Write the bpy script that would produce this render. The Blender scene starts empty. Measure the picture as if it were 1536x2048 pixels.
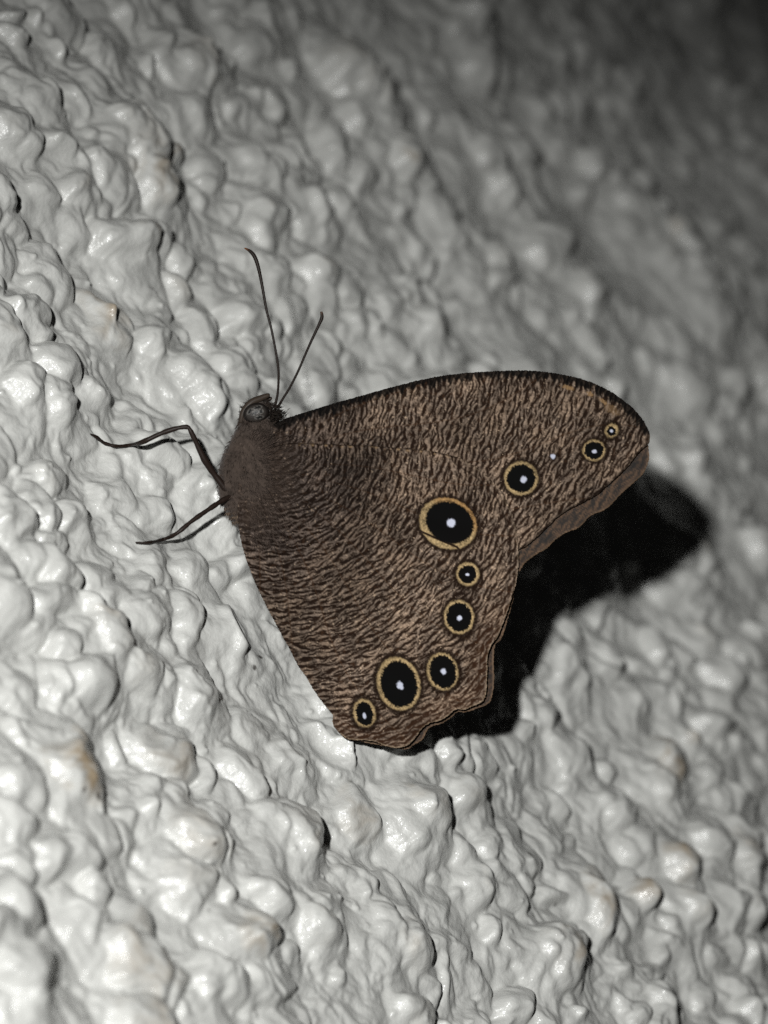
import bpy, math, random
import numpy as np
from mathutils import Vector, Matrix

random.seed(7)
RS = np.random.RandomState(11)
SC = bpy.context.scene
COL = SC.collection

# ------------------------------------------------------------------ frame
# Working frame in millimetres: x right, y up, z towards the lens; z = 0 is the plane of
# the butterfly's closed wings.  1 photo pixel = 0.05 mm on that plane.
PX = 0.05
D = 340.0                                   # lens to wing plane, mm
TH = math.radians(60.5)                     # wall leans away from the wing plane
RDIR = np.array((0.83, 0.558, 0.0))         # the wall recedes this way
RDIR /= np.linalg.norm(RDIR)


def P(px, py, z=0.0):
    return np.array(((px - 768) * PX, (1024 - py) * PX, z))


L0 = P(665, 1440, -2.0)                     # a point of the mean wall plane
E2 = RDIR * math.cos(TH) + np.array((0, 0, -math.sin(TH)))     # in the wall, receding
E1 = np.array((RDIR[1], -RDIR[0], 0.0))                        # in the wall, level depth
NW = np.array((0, 0, math.cos(TH))) + RDIR * math.sin(TH)
NW = NW / np.linalg.norm(NW)
assert abs(np.dot(NW, E2)) < 1e-6

# world: the wall is upright, facing -Y; up in the picture is up in the world
a_, b_ = 1.0, 0.0
k_ = -E1[0] / E2[0]
up = E1 + k_ * E2
up = up / np.linalg.norm(up)
if up[1] < 0:
    up = -up
wy = -NW
wx = np.cross(wy, up)
ROT = np.stack([wx, wy, up])                # rows: world axes in the working frame
ORG = np.array((0.0, 0.0, 1.5))


def W(p):
    """working frame (mm) -> world (m); p is (..., 3)"""
    return (np.asarray(p) - L0) @ ROT.T * 0.001 + ORG


# ------------------------------------------------------------------ camera
cam = bpy.data.cameras.new('camera')
cam.lens = 36.0
cam.sensor_fit = 'VERTICAL'
cam.sensor_height = 36.0 * 2 * 1024 * PX / D
cam.sensor_width = cam.sensor_height
cam.clip_start = 0.005
cam.clip_end = 20.0
cam.dof.use_dof = True
cam.dof.focus_distance = (D - 0.3) * 0.001
cam.dof.aperture_fstop = 36.0 / 5.0
camo = bpy.data.objects.new('camera', cam)
COL.objects.link(camo)
mw = Matrix(ROT.tolist()).to_4x4()
mw.translation = Vector(W((0, 0, D)))
camo.matrix_world = mw
SC.camera = camo

# ------------------------------------------------------------------ light
world = bpy.data.worlds.new('World')
SC.world = world
world.use_nodes = True
world.node_tree.nodes['Background'].inputs[0].default_value = (1.0, 0.98, 0.95, 1)
world.node_tree.nodes['Background'].inputs[1].default_value = 0.006
LIGHT_POS = np.array((-34.0, 42.5, 355.0))
LIGHT_AIM = np.array((-13.0, -26.0, 0.0))
sp = bpy.data.lights.new('torch', 'SPOT')
sp.energy = 8.9
sp.color = (0.995, 1.0, 0.98)
sp.shadow_soft_size = 0.0046
sp.spot_size = math.radians(36)
sp.spot_blend = 1.0
spo = bpy.data.objects.new('torch', sp)
COL.objects.link(spo)
ld = Vector(W(LIGHT_AIM) - W(LIGHT_POS))
spo.matrix_world = Matrix.Translation(Vector(W(LIGHT_POS))) @ ld.to_track_quat('-Z', 'Y').to_matrix().to_4x4()

vs = SC.view_settings
vs.view_transform = 'Standard'
vs.look = 'None'
vs.exposure = 0.0
vs.gamma = 1.0
vs.use_curve_mapping = False


SC.cycles.use_denoising = False            # keep the grain


# ------------------------------------------------------------------ numpy helpers
def srgb(r, g, b):
    c = np.array((r, g, b), float) / 255.0
    return np.where(c <= 0.04045, c / 12.92, ((c + 0.055) / 1.055) ** 2.4)


_perm = RS.permutation(4096)
_ang = RS.rand(4096) * 2 * math.pi
_gx, _gy = np.cos(_ang), np.sin(_ang)


def noise(x, y, seed=0):
    """gradient noise, about -1..1"""
    xi = np.floor(x).astype(np.int64)
    yi = np.floor(y).astype(np.int64)
    fx, fy = x - xi, y - yi
    u = fx * fx * fx * (fx * (fx * 6 - 15) + 10)
    v = fy * fy * fy * (fy * (fy * 6 - 15) + 10)

    def g(ix, iy, dx, dy):
        h = _perm[(_perm[(ix + seed * 131) & 4095] + iy) & 4095]
        return _gx[h] * dx + _gy[h] * dy
    a = g(xi, yi, fx, fy)
    b = g(xi + 1, yi, fx - 1, fy)
    c = g(xi, yi + 1, fx, fy - 1)
    d = g(xi + 1, yi + 1, fx - 1, fy - 1)
    return 1.5 * ((a + (b - a) * u) * (1 - v) + (c + (d - c) * u) * v)


def sstep(a, b, x):
    t = np.clip((x - a) / (b - a), 0, 1)
    return t * t * (3 - 2 * t)


def link(name, me, mat, parent=None):
    o = bpy.data.objects.new(name, me)
    COL.objects.link(o)
    if mat is not None:
        me.materials.append(mat)
    if parent is not None:
        o.parent = parent
        o.matrix_parent_inverse = Matrix.Identity(4)
    return o


def mesh_arrays(name, co, quads, cols=None, smooth=True, tris=None):
    """co: world metres; quads (n,4); optional tris (m,3)"""
    me = bpy.data.meshes.new(name)
    co = np.asarray(co, np.float32)
    me.vertices.add(len(co))
    me.vertices.foreach_set('co', co.ravel())
    loops = [np.asarray(quads, np.int32).ravel()]
    tot = [np.full(len(quads), 4, np.int32)]
    if tris is not None and len(tris):
        loops.append(np.asarray(tris, np.int32).ravel())
        tot.append(np.full(len(tris), 3, np.int32))
    loops = np.concatenate(loops)
    tot = np.concatenate(tot)
    me.loops.add(len(loops))
    me.loops.foreach_set('vertex_index', loops)
    me.polygons.add(len(tot))
    me.polygons.foreach_set('loop_start', np.concatenate([[0], np.cumsum(tot)[:-1]]).astype(np.int32))
    me.polygons.foreach_set('use_smooth', np.full(len(tot), smooth))
    me.update(calc_edges=True)
    if cols is not None:
        at = me.color_attributes.new('tint', 'FLOAT_COLOR', 'POINT')
        c4 = np.ones((len(co), 4), np.float32)
        c4[:, :3] = cols
        at.data.foreach_set('color', c4.ravel())
    return me


def nodes_of(mat):
    mat.use_nodes = True
    nt = mat.node_tree
    return nt, nt.nodes['Principled BSDF']


def tint_material(name, rough=0.6, spec=0.25, bump=0.0, scale=2000.0, sheen=0.0, var=0.15):
    m = bpy.data.materials.new(name)
    nt, b = nodes_of(m)
    at = nt.nodes.new('ShaderNodeAttribute')
    at.attribute_name = 'tint'
    tc = nt.nodes.new('ShaderNodeTexCoord')
    nz = nt.nodes.new('ShaderNodeTexNoise')
    nz.inputs['Scale'].default_value = scale
    nz.inputs['Detail'].default_value = 3
    nt.links.new(tc.outputs['Object'], nz.inputs['Vector'])
    mp = nt.nodes.new('ShaderNodeMapRange')
    mp.inputs['To Min'].default_value = 1 - var
    mp.inputs['To Max'].default_value = 1 + var
    nt.links.new(nz.outputs['Fac'], mp.inputs['Value'])
    mx = nt.nodes.new('ShaderNodeVectorMath')
    mx.operation = 'SCALE'
    nt.links.new(at.outputs['Color'], mx.inputs[0])
    nt.links.new(mp.outputs['Result'], mx.inputs['Scale'])
    nt.links.new(mx.outputs['Vector'], b.inputs['Base Color'])
    b.inputs['Roughness'].default_value = rough
    b.inputs['Specular IOR Level'].default_value = spec
    if sheen:
        b.inputs['Sheen Weight'].default_value = sheen
    if bump:
        bp = nt.nodes.new('ShaderNodeBump')
        bp.inputs['Strength'].default_value = 1.0
        bp.inputs['Distance'].default_value = bump
        nt.links.new(nz.outputs['Fac'], bp.inputs['Height'])
        nt.links.new(bp.outputs['Normal'], b.inputs['Normal'])
    return m


# ------------------------------------------------------------------ wall
def wall_from_px(px, py):
    """photo pixel -> (u, v) on the mean wall plane (mm) and the distance ratio there"""
    d = P(px, py) - np.array((0, 0, D))
    o = np.array((0, 0, D))
    t = np.dot(L0 - o, NW) / np.dot(d, NW)
    p = o + d * t
    q = p - L0
    return np.dot(q, E1), np.dot(q, E2), t


def build_axes():
    c = [wall_from_px(x, y) for x, y in ((0, 0), (1536, 0), (0, 2048), (1536, 2048))]
    vmin = min(q[1] for q in c) - 6
    vmax = max(q[1] for q in c) + 12
    # rows: finer near the lens
    vv = [vmin]
    while vv[-1] < vmax:
        s = max(0.5, 1 + (vv[-1] * math.sin(TH)) / D)
        vv.append(vv[-1] + 0.17 * s ** 1.15)
    lo, hi = [], []
    s, x = 0.3, vmin
    while x > vmin - 70:
        s *= 1.09; x -= s; lo.append(x)
    s, x = 0.4, vv[-1]
    while x < vmax + 120:
        s *= 1.09; x += s; hi.append(x)
    v = np.array(lo[::-1] + vv + hi)
    # columns fan out with distance
    t = np.linspace(-1, 1, 1080)
    o, s, x = [], 0.003, 1.0
    while x < 3.2:
        s *= 1.1; x += s; o.append(x)
    o = np.array(o)
    t = np.concatenate([-o[::-1], t, o])
    return t, v, c


T, V, corners = build_axes()


def u_center(v):
    # centre line: where the middle of the view crosses the wall
    return UC0 + UC1 * v


# fit a fan that covers the four corners with a margin
ra = [wall_from_px(0, 0), wall_from_px(0, 2048), wall_from_px(1536, 0), wall_from_px(1536, 2048)]
cam_uv = np.array((np.dot(np.array((0, 0, D)) - L0, E1), np.dot(np.array((0, 0, D)) - L0, E2)))
VA = -(np.dot(np.array((0, 0, D)) - L0, NW))     # lens height over the wall
u0 = cam_uv[0]


def half_width(v):
    dist = np.maximum(1 - (-v) * 0, 1) * 0 + np.maximum(D + v * math.sin(TH), 60)
    return dist * 0.205 + 5


VV, TT = np.meshgrid(V, T, indexing='ij')
UU = u0 + TT * half_width(VV)
NR, NC = VV.shape
HW = half_width(V)

wu = UU + 1.3 * noise(UU / 6, VV / 6, 1) + 0.6 * noise(UU / 2.6, VV / 2.6, 2)
wv = VV + 1.3 * noise(UU / 6, VV / 6, 3) + 0.6 * noise(UU / 2.6, VV / 2.6, 4)


def billow(lam, seed, eps=0.02):
    n = noise(wu / lam, wv / lam, seed)
    return np.sqrt(n * n + eps * eps)


H = 2.4 * noise(UU / 26, VV / 26, 5) + 1.9 * noise(UU / 12, VV / 12, 12)
CALM = sstep(-0.3, 0.35, noise(UU / 15, VV / 15, 13))     # where the plaster was trowelled flatter
H += (1.5 * billow(9.5, 6) + 0.8 * billow(4.6, 7)) * (1 - 0.3 * CALM)
HB = H.copy()                                # the rendering coat the dabs were thrown on
TINT = np.zeros((NR, NC, 2))                 # brown stain, grey grime


def stamp(u, v, R, Hh, asp=1.0, rot=0.0, k=0.35, stain=0.0, sharp=0.62, tip=0.0, lift=0.0):
    """one dab of plaster, melted into what is already there"""
    Rm = R * max(asp, 1) * 1.25 + 2.0
    j0, j1 = np.searchsorted(V, (v - Rm, v + Rm))
    if j1 - j0 < 2:
        return
    hw = half_width(v)
    i0, i1 = np.searchsorted(T, ((u - Rm - u0) / hw - 0.02, (u + Rm - u0) / hw + 0.02))
    if i1 - i0 < 2:
        return
    s = (slice(j0, j1), slice(i0, i1))
    jc = min(max(np.searchsorted(V, v), 0), NR - 1)
    ic = min(max(np.searchsorted(T, (u - u0) / half_width(v)), 0), NC - 1)
    # keep the dab where it was thrown: take the warp out at its centre
    du = wu[s] - wu[jc, ic]
    dv = wv[s] - wv[jc, ic]
    c, sn = math.cos(rot), math.sin(rot)
    a = (du * c + dv * sn) / (R * asp)
    b = (-du * sn + dv * c) / R
    r2 = a * a + b * b
    dome = Hh * np.clip(1 - r2, 0, None) ** sharp - 0.5 * np.clip(np.sqrt(r2) - 1, 0, None) * R
    if tip:
        dome += tip * np.exp(-r2 / 0.06)
    base = HB[jc, ic]
    tgt = 0.6 * base + 0.4 * HB[s] + lift - 0.15 * Hh + dome
    d = np.clip(0.5 + 0.5 * (tgt - H[s]) / k, 0, 1)
    H[s] = H[s] * (1 - d) + tgt * d + k * d * (1 - d)
    if stain:
        TINT[s + (0,)] = np.maximum(TINT[s + (0,)], stain * np.clip(1.15 - r2, 0, 1))


def pimple(u, v, R, Hh):
    j0, j1 = np.searchsorted(V, (v - R, v + R))
    hw = half_width(v)
    i0, i1 = np.searchsorted(T, ((u - R - u0) / hw - 0.005, (u + R - u0) / hw + 0.005))
    if j1 - j0 < 2 or i1 - i0 < 2:
        return
    s = (slice(j0, j1), slice(i0, i1))
    r2 = ((UU[s] - u) ** 2 + (VV[s] - v) ** 2) / R ** 2
    H[s] += Hh * np.clip(1 - r2, 0, 1) ** 1.3


# scattered dabs of many sizes
vmin, vmax = corners[2][1] - 20, corners[1][1] + 40
n_dabs = 9000
for i in range(n_dabs):
    v = random.uniform(vmin, vmax)
    u = u0 + random.uniform(-1.25, 1.25) * half_width(v)
    R = min(2.6, max(0.5, random.lognormvariate(0.2, 0.42)))
    jc_, ic_ = min(np.searchsorted(V, v), NR - 1), min(np.searchsorted(T, (u - u0) / half_width(v)), NC - 1)
    calm = CALM[jc_, ic_]
    if random.random() < 0.85 * calm:
        continue
    stamp(u, v, R, R * random.uniform(0.5, 1.4) * (1 - 0.35 * calm), random.uniform(1, 1.7), random.uniform(0, 3.14),
          k=random.choice((0.08, 0.15, 0.3, 0.6)), sharp=random.uniform(0.42, 0.75), lift=random.uniform(-0.7, 0.8))

# the lumps that can be picked out in the photograph: x, y, radius in photo pixels, height/radius, brown stain
LUMPS = [
    (405, 115, 58, .8, .15), (720, 140, 66, .9, .1), (560, 178, 38, .8, 0), (535, 75, 42, .7, 0), (612, 270, 34, .7, 0),
    (530, 318, 58, .7, 0), (550, 412, 54, .9, 0), (640, 405, 40, .8, 0), (705, 395, 42, .8, 0), (640, 530, 48, .8, 0),
    (560, 520, 42, .7, 0), (95, 185, 30, .9, 0), (158, 192, 28, .8, 0), (215, 70, 38, .7, 0), (30, 245, 48, .7, 0),
    (60, 285, 40, .7, 0), (110, 280, 22, .9, 0), (160, 368, 32, 1.1, 0), (100, 372, 42, .6, 0), (8, 385, 48, .8, 0),
    (360, 292, 30, 1.0, .5), (285, 262, 72, .6, .1), (402, 215, 42, .7, 0), (310, 345, 62, .7, .35), (180, 432, 52, .6, 0),
    (255, 462, 56, .7, 0), (332, 452, 42, .8, 0), (392, 505, 36, .8, 0), (130, 530, 66, .6, 0), (68, 602, 52, .7, 0),
    (228, 615, 52, .7, .55), (318, 665, 52, .8, 0), (432, 632, 52, .8, 0), (385, 560, 32, .7, .1), (20, 655, 42, .7, 0),
    (470, 715, 48, .7, 0), (390, 735, 34, .7, 0), (680, 745, 52, .8, 0), (610, 610, 40, .7, 0),
    (60, 760, 42, .7, 0), (130, 805, 42, .7, 0), (205, 770, 34, .7, 0), (245, 965, 42, .6, 0), (340, 1005, 32, .7, 0),
    (40, 880, 46, .7, 0), (110, 930, 44, .7, .05), (170, 1010, 44, .7, 0), (30, 1010, 52, .8, 0), (120, 1130, 60, .8, 0),
    (36, 1190, 60, .8, 0), (205, 1150, 50, .6, 0), (300, 1205, 52, .6, 0), (405, 1110, 46, .7, 0), (385, 1210, 50, .6, 0),
    (478, 1245, 48, .6, 0), (215, 1260, 58, .6, .1), (60, 1340, 38, .7, 0), (135, 1335, 36, .9, 0), (300, 1330, 56, .7, .12),
    (410, 1385, 62, .6, 0), (182, 1528, 82, .85, .75), (60, 1540, 46, .7, 0), (375, 1490, 52, .9, .3), (372, 1562, 44, .8, .1),
    (325, 1592, 32, 1.0, 0), (425, 1665, 62, .95, .25), (400, 1745, 58, .7, .1), (558, 1612, 50, .6, 0), (620, 1655, 62, .7, .05),
    (510, 1532, 48, .6, 0), (520, 1440, 42, .6, 0), (600, 1502, 38, .6, 0), (170, 1685, 52, .7, 0), (60, 1685, 42, .7, 0),
    (318, 1905, 82, .8, .3), (440, 1935, 54, .8, 0), (520, 1870, 56, .7, .45), (650, 1850, 42, .9, .1), (545, 1790, 40, .7, 0),
    (735, 1605, 52, .9, .35), (740, 1745, 42, .7, 0), (60, 1940, 72, .7, 0), (200, 1810, 42, .7, 0), (335, 2025, 70, .7, .3),
    (845, 1612, 54, .8, .15), (935, 1580, 46, .9, .1), (892, 1512, 38, .7, 0), (950, 1492, 28, .7, 0), (1160, 1488, 50, .6, 0),
    (1172, 1552, 28, .8, 0), (1250, 1615, 44, .8, 0), (1332, 1562, 38, .9, .1), (1342, 1500, 52, 1.0, .6), (1392, 1472, 24, 1.1, .3),
    (1300, 1672, 38, .8, 0), (1425, 1682, 48, .8, 0), (1208, 1788, 54, .9, .55), (1300, 1778, 36, 1.25, .6), (1368, 1728, 40, 1.25, .5),
    (1388, 1810, 36, 1.0, .2), (1130, 1885, 66, .8, .1), (1340, 1990, 46, .9, 0), (825, 1865, 62, .9, .15), (980, 1682, 36, .6, 0),
    (1062, 1712, 32, .7, 0), (960, 1765, 42, .6, 0), (1485, 1705, 44, .8, .2), (1460, 1812, 16, .9, 0), (870, 2022, 52, .7, .1),
    (1005, 2035, 36, .7, 0), (1178, 2010, 20, .9, 0), (1150, 1320, 40, .8, 0), (1240, 1300, 38, .8, 0), (1290, 1390, 34, .8, 0),
    (1100, 1420, 30, .6, 0), (1440, 1260, 34, .8, .1), (1180, 580, 40, .8, .05), (1010, 500, 40, .8, .05), (860, 480, 40, .8, 0),
    (975, 120, 40, .8, 0), (990, 300, 44, .8, 0), (870, 640, 40, .8, 0), (1060, 290, 40, .7, 0), (830, 560, 34, .8, 0),
]
for x, y, r, hf, st in LUMPS:
    u, v, t = wall_from_px(x, y)
    R = r * PX * t
    # the dab's top, not its foot, is what shows at that pixel: step back along the line of sight
    stamp(u, v - 0.45 * hf * R, R * 1.02, R * hf * 1.3, random.uniform(1.0, 1.25), random.uniform(0, 3.14),
          k=0.3, stain=st, sharp=0.5, lift=0.7, tip=1.2 if (x, y) == (228, 615) else 0.0)
    for _ in range(random.randint(1, 4)):
        aa = random.uniform(0, 6.28); q = random.uniform(0.3, 1.0) * R
        rr = R * random.uniform(0.25, 0.6)
        stamp(u + q * math.cos(aa), v - 0.45 * hf * R + q * math.sin(aa), rr, rr * random.uniform(0.5, 0.95), random.uniform(1, 1.5),
              random.uniform(0, 3.14), k=0.2, stain=st * 0.6, sharp=0.55, lift=0.7 + 0.6 * R * hf * max(0, 1 - (q / R) ** 2) ** .5)

# the first coats rounded everything off
for _ in range(2):
    H[1:-1] = 0.25 * H[:-2] + 0.5 * H[1:-1] + 0.25 * H[2:]
    H[:, 1:-1] = 0.25 * H[:, :-2] + 0.5 * H[:, 1:-1] + 0.25 * H[:, 2:]

# paint has run over it: small creases, pimples, fine unevenness
cell = noise(wu / 13, wv / 13, 20)
H += (0.4 + 0.3 * cell) * billow(2.3, 8) + (0.17 + 0.17 * noise(wu / 6, wv / 6, 21)) * billow(1.15, 9, 0.03) + 0.05 * billow(0.55, 11, 0.05) + 0.02 * noise(wu / 0.3, wv / 0.3, 10)
for i in range(1500):
    v = random.uniform(vmin, vmax * 0.6)
    u = u0 + random.uniform(-1.05, 1.05) * half_width(v)
    R = random.uniform(0.16, 0.45)
    pimple(u, v, R, R * random.uniform(0.5, 1.0))

# soften once, as the coats of paint did
for _ in range(1):
    H[1:-1] = 0.25 * H[:-2] + 0.5 * H[1:-1] + 0.25 * H[2:]
    H[:, 1:-1] = 0.25 * H[:, :-2] + 0.5 * H[:, 1:-1] + 0.25 * H[:, 2:]
H -= H.mean() + 1.3

# the wall keeps clear of the wings where they come close
PW = L0 + UU[..., None] * E1 + VV[..., None] * E2 + H[..., None] * NW
spx = 768 + PW[..., 0] * D / (D - PW[..., 2]) / PX
spy = 1024 - PW[..., 1] * D / (D - PW[..., 2]) / PX


def dense_outline(pts, n=8):
    pts = np.array(pts, float)
    out = []
    m = len(pts)
    for i in range(m):
        p0, p1, p2, p3 = pts[(i - 1) % m], pts[i], pts[(i + 1) % m], pts[(i + 2) % m]
        for k in range(n):
            t = k / n
            out.append(0.5 * ((2 * p1) + (-p0 + p2) * t + (2 * p0 - 5 * p1 + 4 * p2 - p3) * t * t + (-p0 + 3 * p1 - 3 * p2 + p3) * t ** 3))
    return np.array(out)


FORE = dense_outline([(498, 890), (520, 866), (560, 842), (600, 828), (650, 812), (720, 792), (800, 770), (880, 752), (960, 744), (1040, 741),
                      (1100, 745), (1160, 757), (1210, 777), (1250, 803), (1280, 832), (1297, 860), (1300, 876), (1295, 890),
                      (1280, 903), (1258, 930), (1237, 952), (1216, 970), (1192, 991), (1160, 1008), (1125, 1027), (1097, 1052),
                      (1069, 1079), (1040, 1098), (1000, 1100), (900, 1060), (750, 1010), (600, 990), (510, 960), (490, 925)])
FAR_FORE = dense_outline([(530, 885), (565, 846), (660, 816), (800, 774), (880, 757), (960, 749), (1040, 746), (1100, 750), (1160, 762),
                          (1210, 783), (1250, 810), (1280, 842), (1295, 880), (1298, 900), (1299, 918), (1290, 943), (1273, 961), (1244, 987),
                          (1223, 1009), (1206, 1022), (1181, 1032), (1160, 1054), (1132, 1066), (1111, 1080), (1093, 1097),
                          (1069, 1111), (1048, 1129), (1036, 1146), (1000, 1150), (900, 1100), (700, 1040), (560, 990)])
HIND = dense_outline([(492, 925), (530, 899), (580, 887), (660, 889), (760, 893), (860, 902), (920, 917), (965, 945), (1003, 985),
                      (1024, 1030), (1034, 1075), (1037, 1120), (1033, 1160), (1023, 1195), (1014, 1225), (1004, 1252), (994, 1275), (982, 1290), (975, 1315),
                      (974, 1350), (972, 1385), (966, 1402), (945, 1412), (928, 1419), (912, 1418), (896, 1431), (878, 1441),
                      (857, 1447), (842, 1459), (832, 1474), (815, 1490), (795, 1495), (769, 1491), (748, 1482), (720, 1480),
                      (696, 1478), (681, 1468), (668, 1452), (665, 1438), (666, 1430), (646, 1405), (628, 1380), (612, 1353),
                      (596, 1330), (575, 1290), (548, 1240), (520, 1185), (498, 1132), (484, 1085), (478, 1045), (478, 1000), (480, 955)])
FAR_HIND = dense_outline([(515, 935), (560, 905), (700, 910), (860, 920), (940, 945), (1000, 1000), (1030, 1075), (1036, 1130), (1035, 1160),
                          (1027, 1200), (1019, 1230), (1011, 1256), (1003, 1279), (991, 1291), (988, 1320), (989, 1361), (985, 1393),
                          (978, 1408), (956, 1418), (930, 1426), (916, 1425), (900, 1438), (884, 1448), (864, 1454), (852, 1466), (846, 1480), (830, 1490),
                          (813, 1500), (790, 1498), (760, 1492), (720, 1484), (690, 1474), (674, 1450), (660, 1418), (628, 1372),
                          (585, 1290), (530, 1180), (508, 1130), (495, 1080), (492, 1000), (500, 960)])


def inside(poly, x, y):
    r = np.zeros(np.shape(x), bool)
    n = len(poly)
    for i in range(n):
        (x0, y0), (x1, y1) = poly[i], poly[(i + 1) % n]
        if y0 == y1:
            continue
        c = (y0 > y) != (y1 > y)
        r ^= c & (x < (x1 - x0) * (y - y0) / (y1 - y0) + x0)
    return r


def dist_poly(poly, x, y, closed=True):
    d = np.full(np.shape(x), 1e9)
    n = len(poly)
    for i in range(n if closed else n - 1):
        a, b = poly[i], poly[(i + 1) % n]
        e = b - a
        l2 = max(float(e @ e), 1e-9)
        t = np.clip(((x - a[0]) * e[0] + (y - a[1]) * e[1]) / l2, 0, 1)
        d = np.minimum(d, np.hypot(x - a[0] - t * e[0], y - a[1] - t * e[1]))
    return d


sel = (spx > 380) & (spx < 1340) & (spy > 700) & (spy < 1540) & (PW[..., 2] > -6)
ii = np.where(sel)
ins = inside(HIND[::3], spx[ii], spy[ii]) | inside(np.array([(476, 838), (420, 980), (470, 1080), (600, 1000), (580, 850)]), spx[ii], spy[ii])
dd = dist_poly(HIND[::3], spx[ii], spy[ii])
near = np.where(ins, 1.0, sstep(70, 0, dd))
lim = -1.5
zz = PW[..., 2][ii]
over = np.clip(zz - lim, 0, None) * near
PW[ii] -= (over / math.cos(TH) * 1.0)[:, None] * NW
print('wall pressed back max mm', over.max() if len(over) else 0)

# dirt: brown bloom on the tops of the tall lumps, faint greys in hollows of the paint, a few specks
st = 1.5 * TINT[..., 0] * np.clip(0.45 + 0.9 * noise(wu / 2.2, wv / 2.2, 31) + 0.5 * noise(wu / 0.8, wv / 0.8, 32), 0, 1.2)
bloom = sstep(0.15, 0.7, noise(wu / 9, wv / 9, 33)) * sstep(-0.1, 0.5, noise(wu / 1.7, wv / 1.7, 34)) * 0.45
st = np.clip(st + bloom * sstep(0.5, 2.0, H), 0, 1)
paint = srgb(167, 167, 164)
brown = srgb(120, 106, 86)
grime = srgb(120, 112, 98)
WC = paint[None, None] * (1 - st[..., None] * 0.95) + brown[None, None] * (st[..., None] * 0.95)
sk = sstep(0.62, 0.74, noise(UU / 0.33, VV / 0.33, 35)) * sstep(0.1, 0.5, noise(UU / 5, VV / 5, 36)) * (0.25 + st)
WC = WC * (1 - 0.75 * np.clip(sk, 0, 1)[..., None]) + grime * (0.3 * np.clip(sk, 0, 1)[..., None])
for x, y, r in ((1198, 1518, 5), (1056, 1747, 4), (1060, 1711, 5), (667, 1711, 5), (531, 1322, 6), (282, 628, 8), (541, 1300, 4),
                (1132, 1796, 4), (30, 1394, 5), (408, 1700, 5), (430, 1814, 4), (200, 1590, 7), (165, 1580, 6), (1378, 1470, 4)):
    u, v, t = wall_from_px(x, y)
    rr = np.hypot(wu - wu.flat[np.argmin((UU - u) ** 2 + (VV - v) ** 2)], wv - wv.flat[np.argmin((UU - u) ** 2 + (VV - v) ** 2)])
    k = sstep(r * PX * t * 1.1, r * PX * t * 0.5, rr)[..., None]
    WC = WC * (1 - 0.85 * k) + srgb(35, 28, 22) * 0.85 * k

idx = np.arange(NR * NC).reshape(NR, NC)
quads = np.stack([idx[:-1, :-1], idx[:-1, 1:], idx[1:, 1:], idx[1:, :-1]], -1).reshape(-1, 4)
wc = W(PW.reshape(-1, 3))
# orient towards the lens
p0, p1, p3 = wc[quads[5000, 0]], wc[quads[5000, 1]], wc[quads[5000, 3]]
if np.cross(p1 - p0, p3 - p0)[1] > 0:
    quads = quads[:, ::-1]

mw_ = bpy.data.materials.new('painted_plaster')
nt, b = nodes_of(mw_)
at = nt.nodes.new('ShaderNodeAttribute'); at.attribute_name = 'tint'
tc = nt.nodes.new('ShaderNodeTexCoord')
n1 = nt.nodes.new('ShaderNodeTexNoise'); n1.inputs['Scale'].default_value = 420; n1.inputs['Detail'].default_value = 6
n2 = nt.nodes.new('ShaderNodeTexNoise'); n2.inputs['Scale'].default_value = 2600; n2.inputs['Detail'].default_value = 4
nt.links.new(tc.outputs['Object'], n1.inputs['Vector']); nt.links.new(tc.outputs['Object'], n2.inputs['Vector'])
mp = nt.nodes.new('ShaderNodeMapRange')
mp.inputs['From Min'].default_value = 0.3; mp.inputs['From Max'].default_value = 0.7
mp.inputs['To Min'].default_value = 0.88; mp.inputs['To Max'].default_value = 1.06
nt.links.new(n1.outputs['Fac'], mp.inputs['Value'])
vm = nt.nodes.new('ShaderNodeVectorMath'); vm.operation = 'SCALE'
nt.links.new(at.outputs['Color'], vm.inputs[0]); nt.links.new(mp.outputs['Result'], vm.inputs['Scale'])
nt.links.new(vm.outputs['Vector'], b.inputs['Base Color'])
rr_ = nt.nodes.new('ShaderNodeMapRange')
rr_.inputs['From Min'].default_value = 0.3; rr_.inputs['From Max'].default_value = 0.7
rr_.inputs['To Min'].default_value = 0.36; rr_.inputs['To Max'].default_value = 0.55
nt.links.new(n1.outputs['Fac'], rr_.inputs['Value']); nt.links.new(rr_.outputs['Result'], b.inputs['Roughness'])
b.inputs['Specular IOR Level'].default_value = 0.42
bp = nt.nodes.new('ShaderNodeBump'); bp.inputs['Strength'].default_value = 0.8; bp.inputs['Distance'].default_value = 0.00009
nt.links.new(n2.outputs['Fac'], bp.inputs['Height']); nt.links.new(bp.outputs['Normal'], b.inputs['Normal'])
# a thin, pitted film of gloss on the paint: small glints
n3 = nt.nodes.new('ShaderNodeTexNoise'); n3.inputs['Scale'].default_value = 1500; n3.inputs['Detail'].default_value = 2
nt.links.new(tc.outputs['Object'], n3.inputs['Vector'])
bp2 = nt.nodes.new('ShaderNodeBump'); bp2.inputs['Strength'].default_value = 1.0; bp2.inputs['Distance'].default_value = 0.00025
nt.links.new(n3.outputs['Fac'], bp2.inputs['Height']); nt.links.new(bp2.outputs['Normal'], b.inputs['Coat Normal'])
b.inputs['Coat Weight'].default_value = 0.26
b.inputs['Coat Roughness'].default_value = 0.16

wall = link('wall', mesh_arrays('wall', wc, quads, WC.reshape(-1, 3)), mw_)
wall['kind'] = 'structure'
wall['label'] = 'rough white painted plaster wall with lumpy stucco texture and brown stains'

spx = 768 + PW[..., 0] * D / (D - PW[..., 2]) / PX
spy = 1024 - PW[..., 1] * D / (D - PW[..., 2]) / PX


def wall_z(px, py):
    """height of the wall (working-frame z) where this pixel's line of sight meets it"""
    m = (np.abs(spx - px) < 9) & (np.abs(spy - py) < 9)
    return float(PW[..., 2][m].max())


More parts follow.
